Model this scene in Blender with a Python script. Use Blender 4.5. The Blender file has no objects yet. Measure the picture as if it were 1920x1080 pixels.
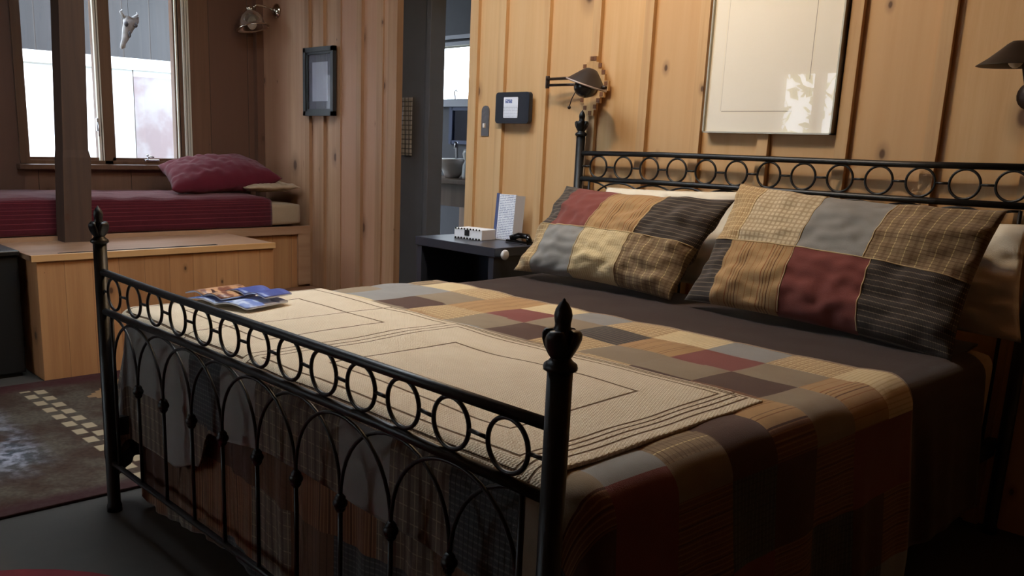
import bpy, bmesh, math, random
from mathutils import Vector, Matrix, noise
random.seed(7)
S=bpy.context.scene; COL=S.collection
PI=math.pi

# ------------------------------------------------------------------ helpers
def linkmesh(name,verts,faces,mats,parent=None,midx=None,uvs=None,smooth=False):
    me=bpy.data.meshes.new(name); me.from_pydata([tuple(v) for v in verts],[],faces)
    if not isinstance(mats,(list,tuple)): mats=[mats]
    for m in mats: me.materials.append(m)
    if midx: me.polygons.foreach_set('material_index',midx)
    if smooth is True: me.polygons.foreach_set('use_smooth',[True]*len(me.polygons))
    elif smooth: me.polygons.foreach_set('use_smooth',smooth)
    if uvs is not None:
        l=me.uv_layers.new(name='UVMap')
        flat=[]
        for p in me.polygons:
            for vi in p.vertices: flat.extend(uvs[vi])
        l.data.foreach_set('uv',flat)
    me.update()
    o=bpy.data.objects.new(name,me); COL.objects.link(o)
    if parent: o.parent=parent; o.matrix_parent_inverse=parent.matrix_world.inverted() if False else Matrix()
    return o
class MB:
    """collects shapes in world (or parent) coordinates and links them as one mesh"""
    def __init__(s): s.v=[];s.f=[];s.m=[];s.s=[]
    def add(s,v,f,m=0,sm=False):
        b=len(s.v); s.v+= [Vector(x) for x in v]
        for q in f: s.f.append([b+i for i in q]); s.m.append(m); s.s.append(sm)
        return s
    def box(s,x0,x1,y0,y1,z0,z1,m=0):
        v=[(x,y,z) for z in (z0,z1) for y in (y0,y1) for x in (x0,x1)]
        return s.add(v,[(0,2,3,1),(4,5,7,6),(0,1,5,4),(2,6,7,3),(0,4,6,2),(1,3,7,5)],m)
    def bbox(s,x0,x1,y0,y1,z0,z1,b=.004,m=0):
        """box with chamfered edges"""
        bm=bmesh.new(); bmesh.ops.create_cube(bm,size=1)
        for v in bm.verts: v.co=Vector(((x0+x1)/2+v.co.x*(x1-x0),(y0+y1)/2+v.co.y*(y1-y0),(z0+z1)/2+v.co.z*(z1-z0)))
        bmesh.ops.bevel(bm,geom=bm.edges[:],offset=b,segments=2,affect='EDGES',profile=.5)
        bm.verts.index_update()
        s.add([v.co.copy() for v in bm.verts],[[v.index for v in f.verts] for f in bm.faces],m); bm.free(); return s
    def prism(s,pts,d,m=0):
        """pts: outline loop of 3D points, extruded by vector d"""
        n=len(pts); d=Vector(d); v=[Vector(p) for p in pts]; v+= [p+d for p in v]
        f=[list(range(n))[::-1],list(range(n,2*n))]+[(i,(i+1)%n,n+(i+1)%n,n+i) for i in range(n)]
        return s.add(v,f,m)
    def tube(s,path,r,n=10,m=0,cap=True,closed=False):
        P=[Vector(p) for p in path]; k=len(P); R=r if isinstance(r,(list,tuple)) else [r]*k
        v=[];f=[];up=None
        for i,p in enumerate(P):
            if closed: t=(P[(i+1)%k]-P[i-1]).normalized()
            else: t=(P[min(i+1,k-1)]-P[max(i-1,0)]).normalized()
            if up is None: up=Vector((0,0,1)) if abs(t.z)<.9 else Vector((1,0,0))
            a=t.cross(up)
            if a.length<1e-5: a=t.cross(Vector((0,1,0)))
            a.normalize(); b=a.cross(t).normalized(); up=b
            for j in range(n):
                w=2*PI*j/n; v.append(p+(a*math.cos(w)+b*math.sin(w))*R[i])
        seg=k if closed else k-1
        for i in range(seg):
            for j in range(n):
                i2=(i+1)%k; f.append((i*n+j,i*n+(j+1)%n,i2*n+(j+1)%n,i2*n+j))
        if cap and not closed: f+= [tuple(range(n))[::-1],tuple((k-1)*n+j for j in range(n))]
        return s.add(v,f,m,True)
    def lathe(s,prof,c=(0,0,0),n=20,m=0,axis=None,caps=True,sx=1,sy=1):
        """prof list of (r,z); axis: Matrix 3x3 rotating z to the axis"""
        c=Vector(c); v=[];f=[]
        for r,z in prof:
            for j in range(n):
                w=2*PI*j/n; q=Vector((r*math.cos(w)*sx,r*math.sin(w)*sy,z))
                if axis: q=axis@q
                v.append(c+q)
        k=len(prof)
        for i in range(k-1):
            for j in range(n): f.append((i*n+j,i*n+(j+1)%n,(i+1)*n+(j+1)%n,(i+1)*n+j))
        if caps:
            if prof[0][0]>1e-5: f.append(tuple(range(n))[::-1])
            if prof[-1][0]>1e-5: f.append(tuple((k-1)*n+j for j in range(n)))
        return s.add(v,f,m,True)
    def ball(s,c,r,m=0,n=12,sc=(1,1,1)):
        k=n//2+2; prof=[(max(1e-6,r*math.sin(PI*i/k)),-r*math.cos(PI*i/k)) for i in range(k+1)]
        b=len(s.v); s.lathe(prof,(0,0,0),n,m,caps=False)
        for i in range(b,len(s.v)): v=s.v[i]; s.v[i]=Vector((c[0]+v.x*sc[0],c[1]+v.y*sc[1],c[2]+v.z*sc[2]))
        return s
    def build(s,name,mats,parent=None):
        return linkmesh(name,s.v,s.f,mats,parent,s.m,None,s.s)
def empty(name,label,cat,group=None,loc=(0,0,0)):
    o=bpy.data.objects.new(name,None); COL.objects.link(o); o.empty_display_size=.1
    o.location=loc
    return tag(o,label,cat,group)
def tag(o,label=None,cat=None,group=None,kind=None):
    if label: o['label']=label
    if cat: o['category']=cat
    if group: o['group']=group
    if kind: o['kind']=kind
    return o
def struct(o): o['kind']='structure'; return o
def sub(o,lv=1):
    m=o.modifiers.new('s','SUBSURF'); m.levels=lv; m.render_levels=lv; return o
def rotmat(axis_to):
    return Vector((0,0,1)).rotation_difference(Vector(axis_to).normalized()).to_matrix()

# ------------------------------------------------------------------ materials
def srgb(r,g,b):
    return tuple(((c/255)/12.92 if c/255<=.04045 else ((c/255+.055)/1.055)**2.4) for c in (r,g,b))+(1,)
class NT:
    def __init__(s,name):
        s.mat=bpy.data.materials.new(name); s.mat.use_nodes=True; s.n=s.mat.node_tree; s.n.nodes.clear()
        s.out=s.n.nodes.new('ShaderNodeOutputMaterial')
        s.b=s.n.nodes.new('ShaderNodeBsdfPrincipled'); s.n.links.new(s.b.outputs[0],s.out.inputs[0])
    def node(s,t,**k):
        x=s.n.nodes.new(t)
        for a,v in k.items(): setattr(x,a,v)
        return x
    def set(s,inp,v):
        if hasattr(v,'is_output') or isinstance(v,bpy.types.NodeSocket): s.n.links.new(v,inp)
        else: inp.default_value=v
    def math(s,op,a,b=0.,c=0.,clamp=False):
        x=s.node('ShaderNodeMath',operation=op,use_clamp=clamp); s.set(x.inputs[0],a); s.set(x.inputs[1],b)
        if op in('MULTIPLY_ADD','SMOOTH_MIN','COMPARE'): s.set(x.inputs[2],c)
        return x.outputs[0]
    def mix(s,f,a,b,mode='MIX'):
        x=s.node('ShaderNodeMix',data_type='RGBA',blend_type=mode); s.set(x.inputs[0],f); s.set(x.inputs[6],a); s.set(x.inputs[7],b); return x.outputs[2]
    def sstep(s,x,a,b,to0=0.,to1=1.):
        m=s.node('ShaderNodeMapRange',interpolation_type='SMOOTHSTEP'); s.set(m.inputs[0],x)
        m.inputs[1].default_value=a; m.inputs[2].default_value=b; m.inputs[3].default_value=to0; m.inputs[4].default_value=to1; return m.outputs[0]
    def coords(s,kind='Object'):
        t=s.node('ShaderNodeTexCoord'); return t.outputs[kind]
    def sep(s,v):
        x=s.node('ShaderNodeSeparateXYZ'); s.set(x.inputs[0],v); return x.outputs
    def comb(s,x,y,z):
        c=s.node('ShaderNodeCombineXYZ'); s.set(c.inputs[0],x); s.set(c.inputs[1],y); s.set(c.inputs[2],z); return c.outputs[0]
    def noise(s,v,sc,det=3,rough=.5):
        x=s.node('ShaderNodeTexNoise'); s.set(x.inputs['Vector'],v); x.inputs['Scale'].default_value=sc; x.inputs['Detail'].default_value=det; x.inputs['Roughness'].default_value=rough; return x.outputs[0]
    def white(s,v):
        x=s.node('ShaderNodeTexWhiteNoise',noise_dimensions='3D'); s.set(x.inputs[0],v); return x.outputs
    def vor(s,v,sc,dim='3D'):
        x=s.node('ShaderNodeTexVoronoi',voronoi_dimensions=dim); s.set(x.inputs['Vector'],v); x.inputs['Scale'].default_value=sc; return x.outputs
    def bump(s,h,st=.3,dist=.005):
        x=s.node('ShaderNodeBump'); x.inputs['Strength'].default_value=st; x.inputs['Distance'].default_value=dist; s.set(x.inputs['Height'],h); s.n.links.new(x.outputs[0],s.b.inputs['Normal'])
    def base(s,c,rough=.6,metal=0.,spec=.5):
        s.set(s.b.inputs['Base Color'],c); s.set(s.b.inputs['Roughness'],rough); s.b.inputs['Metallic'].default_value=metal; s.b.inputs['Specular IOR Level'].default_value=spec
        return s.mat
def plain(name,c,rough=.6,metal=0.,spec=.5,nz=0.,nsc=20.,bump=0.):
    t=NT(name); col=srgb(*c)
    if nz or bump:
        n=t.noise(t.coords(),nsc,4)
        if nz: col=t.mix(t.math('MULTIPLY',n,nz),srgb(*c),tuple(x*.35 for x in srgb(*c)[:3])+(1,))
        if bump: t.bump(n,bump,.004)
    return t.base(col,rough,metal,spec)
def wood(name,c1,c2,axis='X',pitch=.3,along='Z',off=0.,knot=1.,gap=0.,rough=.55,vary=.5,knotcol=(70,40,22),pink=None,ksc=3.2):
    """boards laid side by side along `axis`, grain running `along`"""
    t=NT(name); co=t.sep(t.coords()); A=co['XYZ'.index(axis)]; Lg=co['XYZ'.index(along)]
    O=co[[i for i in range(3) if i not in('XYZ'.index(axis),'XYZ'.index(along))][0]]
    q=t.math('DIVIDE',t.math('SUBTRACT',A,off),pitch); idx=t.math('FLOOR',q); fr=t.math('FRACT',q)
    w=t.white(t.comb(idx,3.3,7.1))
    g=t.noise(t.comb(t.math('ADD',t.math('MULTIPLY',A,26.),t.math('MULTIPLY',idx,17.)),t.math('MULTIPLY',Lg,1.1),t.math('MULTIPLY',O,20.)),1.,5,.6)
    wob=t.noise(t.comb(t.math('MULTIPLY',A,5.),t.math('MULTIPLY',Lg,.8),idx),1.,2)
    col=t.mix(t.sstep(g,.3,.75),srgb(*c1),srgb(*c2))
    col=t.mix(t.math('MULTIPLY',t.sstep(wob,.35,.7),.45),col,srgb(*c2))
    if pink: col=t.mix(t.math('MULTIPLY',w['Value'],.8),col,srgb(*pink))
    col=t.mix(t.math('MULTIPLY',w['Value'],vary),col,tuple(x*.62 for x in srgb(*c2)[:3])+(1,))
    vv=t.comb(t.math('ADD',A,t.math('MULTIPLY',O,.7)),t.math('ADD',t.math('MULTIPLY',Lg,.6),t.math('MULTIPLY',idx,5.37)),0.); vo=t.vor(vv,ksc,'2D')
    kr=t.math('MULTIPLY',t.sep(vo['Color'])[0],.075*knot)
    kd=t.math('DIVIDE',vo['Distance'],t.math('MAXIMUM',kr,.001))
    km=t.sstep(kd,.55,1.25,1.,0.); on=t.math('GREATER_THAN',t.sep(vo['Color'])[1],.42)
    halo=t.math('MULTIPLY',t.math('MULTIPLY',t.sstep(kd,.8,3.2,1.,0.),on),.35)
    col=t.mix(halo,col,srgb(*knotcol)); col=t.mix(t.math('MULTIPLY',t.math('MULTIPLY',km,on),.85),col,srgb(*knotcol))
    if gap:
        e=t.math('MINIMUM',fr,t.math('SUBTRACT',1.,fr)); gm=t.sstep(e,0.,gap/pitch,1.,0.)
        col=t.mix(t.math('MULTIPLY',gm,.8),col,srgb(38,24,16))
        t.bump(t.math('SUBTRACT',t.math('MULTIPLY',g,.15),gm),.5,.006)
    else: t.bump(g,.15,.003)
    return t.base(col,rough)
def fabric(name,c,stripes=(),rough=.9,mott=.25,weave=1.,crinkle=0.,noise_sc=9.,cy=1.):
    """stripes: (axis 0/1, period, width, colour, offset)"""
    t=NT(name); uv=t.coords('UV'); u=t.sep(uv); col=srgb(*c)
    n=t.noise(uv,noise_sc,4,.6)
    col=t.mix(t.math('MULTIPLY',t.sstep(n,.35,.75),mott),col,tuple(x*.45 for x in srgb(*c)[:3])+(1,))
    for ax,per,wd,sc,off in stripes:
        f=t.math('FRACT',t.math('DIVIDE',t.math('ADD',u[ax],off+10.),per))
        d=t.math('ABSOLUTE',t.math('SUBTRACT',f,.5)); m=t.sstep(d,wd/per*.35,wd/per*.6,1.,0.)
        col=t.mix(t.math('MULTIPLY',m,.85),col,srgb(*sc))
    h=t.math('MULTIPLY',t.noise(uv,400.,2),.25*weave)
    if crinkle:
        cn=t.noise(t.comb(t.math('MULTIPLY',u[0],30.),t.math('MULTIPLY',u[1],70.*cy),0.),1.,4,.6)
        h=t.math('ADD',h,t.math('MULTIPLY',cn,crinkle))
    h=t.math('ADD',h,t.math('MULTIPLY',n,.5))
    t.bump(h,.6,.006)
    m=t.base(col,rough,0.,.2)
    t.b.inputs['Sheen Weight'].default_value=.15; t.b.inputs['Sheen Roughness'].default_value=.5
    return m

M={}
M['iron']=plain('black_iron',(20,21,22),.42,.0,.5,nz=.3,nsc=60,bump=.15)
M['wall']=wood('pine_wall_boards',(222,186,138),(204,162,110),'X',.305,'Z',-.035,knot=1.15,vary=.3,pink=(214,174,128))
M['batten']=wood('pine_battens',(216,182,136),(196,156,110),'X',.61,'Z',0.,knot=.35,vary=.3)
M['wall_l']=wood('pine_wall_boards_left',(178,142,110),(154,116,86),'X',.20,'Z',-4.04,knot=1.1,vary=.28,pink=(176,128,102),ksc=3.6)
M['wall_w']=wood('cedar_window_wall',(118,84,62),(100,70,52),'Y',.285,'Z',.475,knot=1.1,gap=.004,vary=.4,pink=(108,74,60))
M['platform']=wood('pine_platform',(186,140,95),(165,114,72),'Y',.14,'Z',.02,knot=.7,gap=.0015,vary=.3)
M['plattop']=wood('pine_platform_top',(176,140,110),(150,112,84),'X',.3,'Y',0.,knot=.6,vary=.2,rough=.35)
M['chest']=wood('pine_chest_boards',(196,144,96),(172,118,74),'Y',.135,'Z',.06,knot=1.3,gap=.0012,vary=.35,knotcol=(62,34,16),ksc=4.5)
M['post']=wood('rough_timber_post',(84,60,44),(66,46,34),'Y',1.,'Z',.3,knot=1.1,vary=.2,rough=.8,ksc=4)
M['ceil']=wood('ceiling_boards',(150,112,80),(120,84,56),'X',.2,'Y',0.,gap=.006)
M['frame_w']=wood('window_frame_wood',(106,78,58),(88,62,46),'Y',3.,'Z',1.,knot=.2,vary=.1,rough=.4)
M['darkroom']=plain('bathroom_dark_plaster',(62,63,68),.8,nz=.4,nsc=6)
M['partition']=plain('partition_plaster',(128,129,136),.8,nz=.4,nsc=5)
M['bathwood']=wood('bathroom_wood',(120,98,82),(98,78,64),'X',.5,'Z',.0,vary=.2)
M['white']=plain('white_ceramic',(225,225,225),.25)
M['beige']=None
def concrete():
    t=NT('dark_concrete_floor'); n=t.noise(t.coords(),1.6,6,.6); n2=t.noise(t.coords(),18.,5)
    c=t.mix(n,srgb(74,69,62),srgb(54,51,47)); c=t.mix(t.math('MULTIPLY',n2,.3),c,srgb(38,35,32)); t.bump(n2,.1,.003); return t.base(c,.75,0.,.25)
M['floor']=concrete()

# fabrics ------------------------------------------------------------
F={}
F['cream']=fabric('cream_crinkled_cotton',(212,192,150),[(0,.012,.004,(190,166,122),0)],crinkle=.8)
F['gingham']=fabric('cream_gingham_cotton',(206,190,158),[(0,.02,.008,(168,148,118),0),(1,.02,.008,(168,148,118),0)],crinkle=.5)
F['gold']=fabric('golden_tan_cotton',(172,136,92),[(0,.05,.003,(120,76,44),0),(0,.05,.003,(112,80,56),.012)],crinkle=.1)
F['goldst']=fabric('striped_golden_cotton',(174,140,98),[(0,.13,.004,(92,58,40),.0),(0,.13,.003,(92,58,40),.012),(0,.13,.003,(128,62,42),.024),(0,.13,.004,(92,58,40),-.012),(0,.026,.003,(150,104,62),0)],crinkle=.1)
F['red']=fabric('brick_red_cotton',(124,68,62),[],mott=.12)
F['brown']=fabric('dark_brown_cotton',(84,60,50),[],mott=.2)
F['taupe']=fabric('taupe_cotton',(140,124,102),[],mott=.2)
F['grey']=fabric('blue_grey_cotton',(140,138,134),[],mott=.2)
F['plaid']=fabric('tan_windowpane_plaid',(146,124,96),[(0,.042,.003,(214,192,140),.01),(1,.042,.003,(214,192,140),0),(0,.042,.01,(124,102,78),.03),(1,.014,.003,(104,82,60),0)],crinkle=.5)
F['tanplaid']=fabric('tan_check_cotton',(178,152,112),[(0,.022,.003,(226,206,160),0),(1,.022,.003,(226,206,160),0),(0,.011,.003,(150,110,70),.004)],crinkle=.3)
F['charcoal']=fabric('charcoal_pinstripe',(76,68,62),[(1,.019,.0032,(150,134,114),0),(0,.0045,.002,(50,46,44),0)],mott=.25,crinkle=.3)
F['rust']=fabric('rust_stripe_cotton',(120,82,60),[(0,.03,.005,(80,52,40),0),(0,.011,.003,(150,112,80),0)],crinkle=.4)
F['slate']=fabric('slate_check_cotton',(70,74,76),[(1,.014,.004,(96,98,96),0),(0,.014,.003,(54,56,58),0)],crinkle=.3)
F['dimplaid']=fabric('dim_brown_plaid',(112,100,88),[(0,.035,.003,(150,138,116),0),(1,.035,.003,(150,138,116),0),(0,.035,.01,(84,72,64),.018)],crinkle=.5)
F['blanket']=fabric('dark_brown_blanket',(56,39,32),[],mott=.2,weave=1.5)
F['skirt']=fabric('brown_tan_skirt',(106,80,62),[(0,.02,.004,(80,58,46),0)],crinkle=.6)
F['sheet']=fabric('tan_sheet',(178,146,112),[],mott=.15)
F['whitep']=fabric('white_pillowcase',(236,228,208),[],mott=.06)
F['burg']=fabric('burgundy_cotton',(88,20,34),[],mott=.2)
F['burgq']=fabric('burgundy_coverlet',(76,18,28),[(1,.03,.004,(112,48,54),0)],mott=.25,crinkle=.8)
F['beige']=fabric('beige_sheet',(158,136,110),[],mott=.15)
F['piping']=fabric('grey_brown_piping',(150,128,108),[],mott=.1)
F['towel']=fabric('grey_lace_towel',(215,215,218),[(0,.02,.006,(110,112,118),0),(1,.03,.008,(110,112,118),0)],crinkle=.8)
def throw_mat():
    t=NT('cream_knitted_throw'); uv=t.coords('UV'); u=t.sep(uv)
    n=t.noise(uv,14.,4); c=t.mix(t.math('MULTIPLY',n,.35),srgb(220,206,182),srgb(186,166,136))
    rows=t.math('SINE',t.math('MULTIPLY',u[1],2*PI/.009)); cols=t.math('SINE',t.math('ADD',t.math('MULTIPLY',u[0],2*PI/.0075),t.math('MULTIPLY',t.math('FLOOR',t.math('DIVIDE',u[1],.009)),PI)))
    st=t.math('MULTIPLY',rows,cols)
    c=t.mix(t.math('MULTIPLY',t.sstep(st,-.2,-.9),.35),c,srgb(140,112,78))
    line=None
    def rect(x0,x1,y0,y1,w):
        nonlocal line
        dx=t.math('SUBTRACT',t.math('ABSOLUTE',t.math('SUBTRACT',u[0],(x0+x1)/2)),(x1-x0)/2)
        dy=t.math('SUBTRACT',t.math('ABSOLUTE',t.math('SUBTRACT',u[1],(y0+y1)/2)),(y1-y0)/2)
        d=t.math('ABSOLUTE',t.math('MAXIMUM',dx,dy)); m=t.sstep(d,w*.3,w,1.,0.)
        line=m if line is None else t.math('MAXIMUM',line,m)
    for r in ((-.93,-.175,.062,.757,.0045),(-.90,-.205,.095,.727,.0),(-.79,-.30,.19,.608,.005),
              (-.143,.84,.055,.775,.004),(-.115,.805,.085,.752,.004),(.035,.674,.19,.612,.005),(-.5,.862,.02,.785,.004),(-.5,.822,.0,.9,.0035)):
        if r[4]: rect(*r)
    c=t.mix(t.math('MULTIPLY',line,.9),c,srgb(84,60,40))
    t.bump(t.math('SUBTRACT',t.math('MULTIPLY',st,.25),t.math('MULTIPLY',line,1.2)),.8,.004)
    return t.base(c,.95,0.,.1)
M['throw']=throw_mat()

# ------------------------------------------------------------------ camera
R=[[0.6642590653698371,0.7467819863323718,0.03281095797851186],[0.18828003105597296,-0.12467261556508924,-0.9741700923523167],[-0.7234020486420758,0.6532789632443683,-0.2234190506711793]]
cam=bpy.data.cameras.new('camera'); co=bpy.data.objects.new('camera',cam); COL.objects.link(co)
m=Matrix([[R[0][0],-R[1][0],-R[2][0],1.8740924743390373],[R[0][1],-R[1][1],-R[2][1],-1.0303549931036464],[R[0][2],-R[1][2],-R[2][2],1.2308437650025033],[0,0,0,1]])
co.matrix_world=m
cam.sensor_width=36; cam.lens=1692.4008/1920*36; cam.shift_x=(960-866.976)/1920; cam.shift_y=(653.998-540)/1920
cam.clip_start=.02; S.camera=co

# ------------------------------------------------------------------ room shell
XL,XR,YF,YB,ZC=-4.0,3.4,-3.6,2.283,2.95
BZ=.25
# back wall with door opening X -2.42..-1.79
b=MB()
T=.10; B0=YB
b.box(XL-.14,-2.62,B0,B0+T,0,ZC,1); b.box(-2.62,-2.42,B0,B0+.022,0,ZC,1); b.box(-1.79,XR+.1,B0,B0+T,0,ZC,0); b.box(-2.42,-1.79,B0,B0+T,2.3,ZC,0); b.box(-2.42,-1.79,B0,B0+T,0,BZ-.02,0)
for k,xr in enumerate((-1.53,-1.234,-.92,-.63,-.35,-.035,.283,.598,.91,1.22,1.53,1.84,2.15,2.46,2.77,3.08)):
    w=.045 if k else .05
    b.box(xr-w,xr,B0-.022,B0+.001,0,ZC,2)
for xr,w,m_ in ((-3.34,.05,3),(-3.17,.055,3),(-2.76,.05,3),):
    b.box(xr-w,xr,B0-.022,B0+.001,0,ZC,m_)
b.box(-3.045,-3.0,B0-.008,B0+.001,0,ZC,3); b.box(-2.62,-2.56,B0-.012,B0+.001,0,ZC,3)
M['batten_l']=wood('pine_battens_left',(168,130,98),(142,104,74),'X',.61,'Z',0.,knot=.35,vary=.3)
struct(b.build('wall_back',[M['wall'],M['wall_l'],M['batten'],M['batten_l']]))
# door casing
b=MB(); b.box(-2.50,-2.415,B0-.02,B0+.024,0,2.36,0); b.box(-1.795,-1.735,B0-.02,B0+T+.01,0,2.36,1); b.box(-2.5,-1.735,B0-.02,B0+T+.01,2.3,2.38,1)
struct(b.build('trim_1',[M['batten_l'],M['batten']]))
# left wall with window opening Y .70-1.70, z 1.03-2.42
WY0,WY1,WZ0,WZ1=.69,1.71,1.02,2.42
b=MB()
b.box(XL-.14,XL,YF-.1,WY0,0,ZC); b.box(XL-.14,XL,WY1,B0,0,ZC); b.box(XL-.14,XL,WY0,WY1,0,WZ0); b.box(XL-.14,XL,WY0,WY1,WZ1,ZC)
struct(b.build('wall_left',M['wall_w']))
b=MB(); b.box(XL,XL+.05,B0-.055,B0+.001,0,ZC)
struct(b.build('trim_2',M['wall_w']))
# front wall (behind the camera) with window
FX0,FX1,FZ0,FZ1=-3.36,-1.95,1.30,2.08
b=MB(); b.box(XL-.14,FX0,YF-.12,YF,0,ZC); b.box(FX1,XR+.1,YF-.12,YF,0,ZC); b.box(FX0,FX1,YF-.12,YF,0,FZ0); b.box(FX0,FX1,YF-.12,YF,FZ1,ZC)
struct(b.build('wall_front',M['wall_l']))
struct(MB().box(XR,XR+.1,YF-.1,B0+.1,0,ZC).build('wall_right',M['wall_w']))
struct(MB().box(XL-.14,XR+.1,YF-.12,B0+.1,-.12,0).build('floor',M['floor']))
KX0,KX1,KY0,KY1=-2.05,-.75,-.1,1.35
b=MB().box(XL-.14,KX0,YF-.12,B0+.1,ZC,ZC+.12).box(KX1,XR+.1,YF-.12,B0+.1,ZC,ZC+.12).box(KX0,KX1,YF-.12,KY0,ZC,ZC+.12).box(KX0,KX1,KY1,B0+.1,ZC,ZC+.12)
struct(b.build('ceiling',M['ceil']))

# glass
def glassmat(name,refl=.06,tint=(1,1,1,1)):
    t=NT(name); n=t.n; n.nodes.remove(t.b)
    tr=t.node('ShaderNodeBsdfTransparent'); tr.inputs[0].default_value=tint
    gl=t.node('ShaderNodeBsdfGlossy'); gl.inputs['Roughness'].default_value=.01
    fr=t.node('ShaderNodeFresnel'); fr.inputs[0].default_value=1.45
    mx=t.node('ShaderNodeMixShader'); ge=t.node('ShaderNodeNewGeometry'); fa=t.math('MULTIPLY',fr.outputs[0],t.math('SUBTRACT',1.,ge.outputs['Backfacing'])); n.links.new(fa,mx.inputs[0]); n.links.new(tr.outputs[0],mx.inputs[1]); n.links.new(gl.outputs[0],mx.inputs[2]); n.links.new(mx.outputs[0],t.out.inputs[0])
    return t.mat
M['glass']=glassmat('clear_glass')
M['metal']=plain('brushed_nickel',(190,190,195),.3,1.)
M['whitepaint']=plain('pale_weathered_paint',(205,200,185),.5)
# left window: frame, two sashes, centre mullion, sill
win=MB()
xo=XL-.12
# outer frame
win.box(xo,XL+.015,WY0,WY0+.025,WZ0,WZ1); win.box(xo,XL+.015,WY1-.03,WY1,WZ0,WZ1); win.box(xo,XL+.015,WY0,WY1,WZ1-.03,WZ1)
win.box(xo,XL+.01,WY0,WY1,WZ0-.005,WZ0+.02); win.box(xo,XL+.01,1.165,1.215,WZ0,WZ1)
# casing
win.box(XL,XL+.018,WY0-.03,WY0+.005,WZ0,WZ1+.04); 
w=win.build('window_1',M['frame_w']); struct(w)
c=MB()
for k,(y,h) in enumerate(((1.70,.03),(1.722,.022),(1.742,.014))): c.box(XL,XL+h,y,y+.012,WZ0-.03,WZ1)
c.build('window_casing',M['whitepaint'],w)
def sash(y0,y1,xs,st,bt,matf,parent):
    s=MB(); s.box(xs-.02,xs+.02,y0,y0+st[0],WZ0+.02,WZ1-.03); s.box(xs-.02,xs+.02,y1-st[1],y1,WZ0+.02,WZ1-.03)
    s.box(xs-.02,xs+.02,y0,y1,WZ0+.02,WZ0+.02+bt); s.box(xs-.02,xs+.02,y0,y1,WZ1-.07,WZ1-.03)
    o=s.build('window_sash',matf,parent)
    MB().box(xs-.003,xs+.003,y0+st[0],y1-st[1],WZ0+.02+bt,WZ1-.07).build('window_pane',M['glass'],parent)
    return o
sash(WY0+.012,1.165,XL-.035,(.018,.03),.018,M['frame_w'],w)
sash(1.215,1.685,XL-.035,(.03,.03),.018,M['frame_w'],w)
s=MB(); s.box(XL-.015,XL+.008,1.135,1.15,WZ0+.02,WZ1); s.box(XL-.01,XL+.012,1.155,1.163,WZ0+.02,WZ1); s.box(XL-.01,XL+.004,1.663,1.673,WZ0+.03,WZ1)
s.build('window_stop',M['whitepaint'],w)
s=MB(); s.bbox(XL+.0,XL+.02,1.12,1.135,1.22,1.3,.004); s.tube([(XL+.012,1.128,1.29),(XL+.03,1.128,1.25),(XL+.03,1.128,1.19)],.004,8)
s.build('window_latch',M['metal'],w)
s=MB(); s.bbox(XL-.01,XL+.02,1.42,1.52,WZ0+.016,WZ0+.03,.004); s.tube([(XL+.01,1.44,WZ0+.03),(XL+.02,1.45,WZ0+.05),(XL+.02,1.48,WZ0+.045)],.005,8); s.ball((XL+.01,1.44,WZ0+.055),.008)
s.build('window_crank',M['metal'],w)
s=MB().bbox(XL-.02,XL+.055,.64,1.78,WZ0-.035,WZ0-.003,.005); s.build('window_sill',M['frame_w'],w)
# unseen skylight, added to light the left half of the bed
w=MB().box(KX0,KX0+.03,KY0,KY1,ZC-.02,ZC+.2).box(KX1-.03,KX1,KY0,KY1,ZC-.02,ZC+.2).box(KX0,KX1,KY0,KY0+.03,ZC-.02,ZC+.2).box(KX0,KX1,KY1-.03,KY1,ZC-.02,ZC+.2)
w=struct(w.build('skylight_added',M['whitepaint'])); MB().box(KX0+.03,KX1-.03,KY0+.03,KY1-.03,ZC+.15,ZC+.155).build('window_pane',M['glass'],w)
# front window
w=MB(); 
for x0,x1 in ((FX0,FX0+.04),(FX1-.04,FX1),(-2.95,-2.87),): w.box(x0,x1,YF-.1,YF+.01,FZ0,FZ1)
w.box(FX0,FX1,YF-.1,YF+.01,FZ0,FZ0+.04); w.box(FX0,FX1,YF-.1,YF+.01,FZ1-.04,FZ1)
w=struct(w.build('window_2',M['whitepaint'])); MB().box(FX0+.04,FX1-.04,YF-.06,YF-.055,FZ0+.04,FZ1-.04).build('window_pane',M['glass'],w)

# ------------------------------------------------------------------ bathroom beyond the doorway
b=MB()
bx0,bx1,by1=-5.2,-.9,4.05
wx0,wx1,wz0,wz1=-4.22,-3.62,1.57,1.99
b.box(bx0,wx0,by1,by1+.1,0,2.9); b.box(wx1,bx1,by1,by1+.1,0,2.9); b.box(wx0,wx1,by1,by1+.1,0,wz0); b.box(wx0,wx1,by1,by1+.1,wz1,2.9)
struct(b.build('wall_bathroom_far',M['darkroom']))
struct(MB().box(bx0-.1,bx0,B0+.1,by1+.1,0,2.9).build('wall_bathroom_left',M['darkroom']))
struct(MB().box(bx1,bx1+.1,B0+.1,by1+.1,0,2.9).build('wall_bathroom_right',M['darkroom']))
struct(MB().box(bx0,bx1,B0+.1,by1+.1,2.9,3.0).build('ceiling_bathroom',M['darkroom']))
struct(MB().box(bx0,bx1,B0+.1,by1+.1,BZ-.1,BZ).build('floor_bathroom',plain('bathroom_slate',(70,66,62),.5)))
w=MB(); w.box(wx0-.05,wx0,by1-.02,by1+.02,wz0-.05,wz1+.05); w.box(wx1,wx1+.05,by1-.02,by1+.02,wz0-.05,wz1+.05); w.box(wx0-.05,wx1+.05,by1-.03,by1+.02,wz1,wz1+.03); w.box(wx0-.05,wx1+.05,by1-.04,by1+.02,wz1+.05,wz1+.08); w.box(wx0-.05,wx1+.05,by1-.05,by1+.02,wz0-.06,wz0)
w=struct(w.build('window_3',plain('bathroom_window_frame',(120,122,130),.5)))
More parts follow.
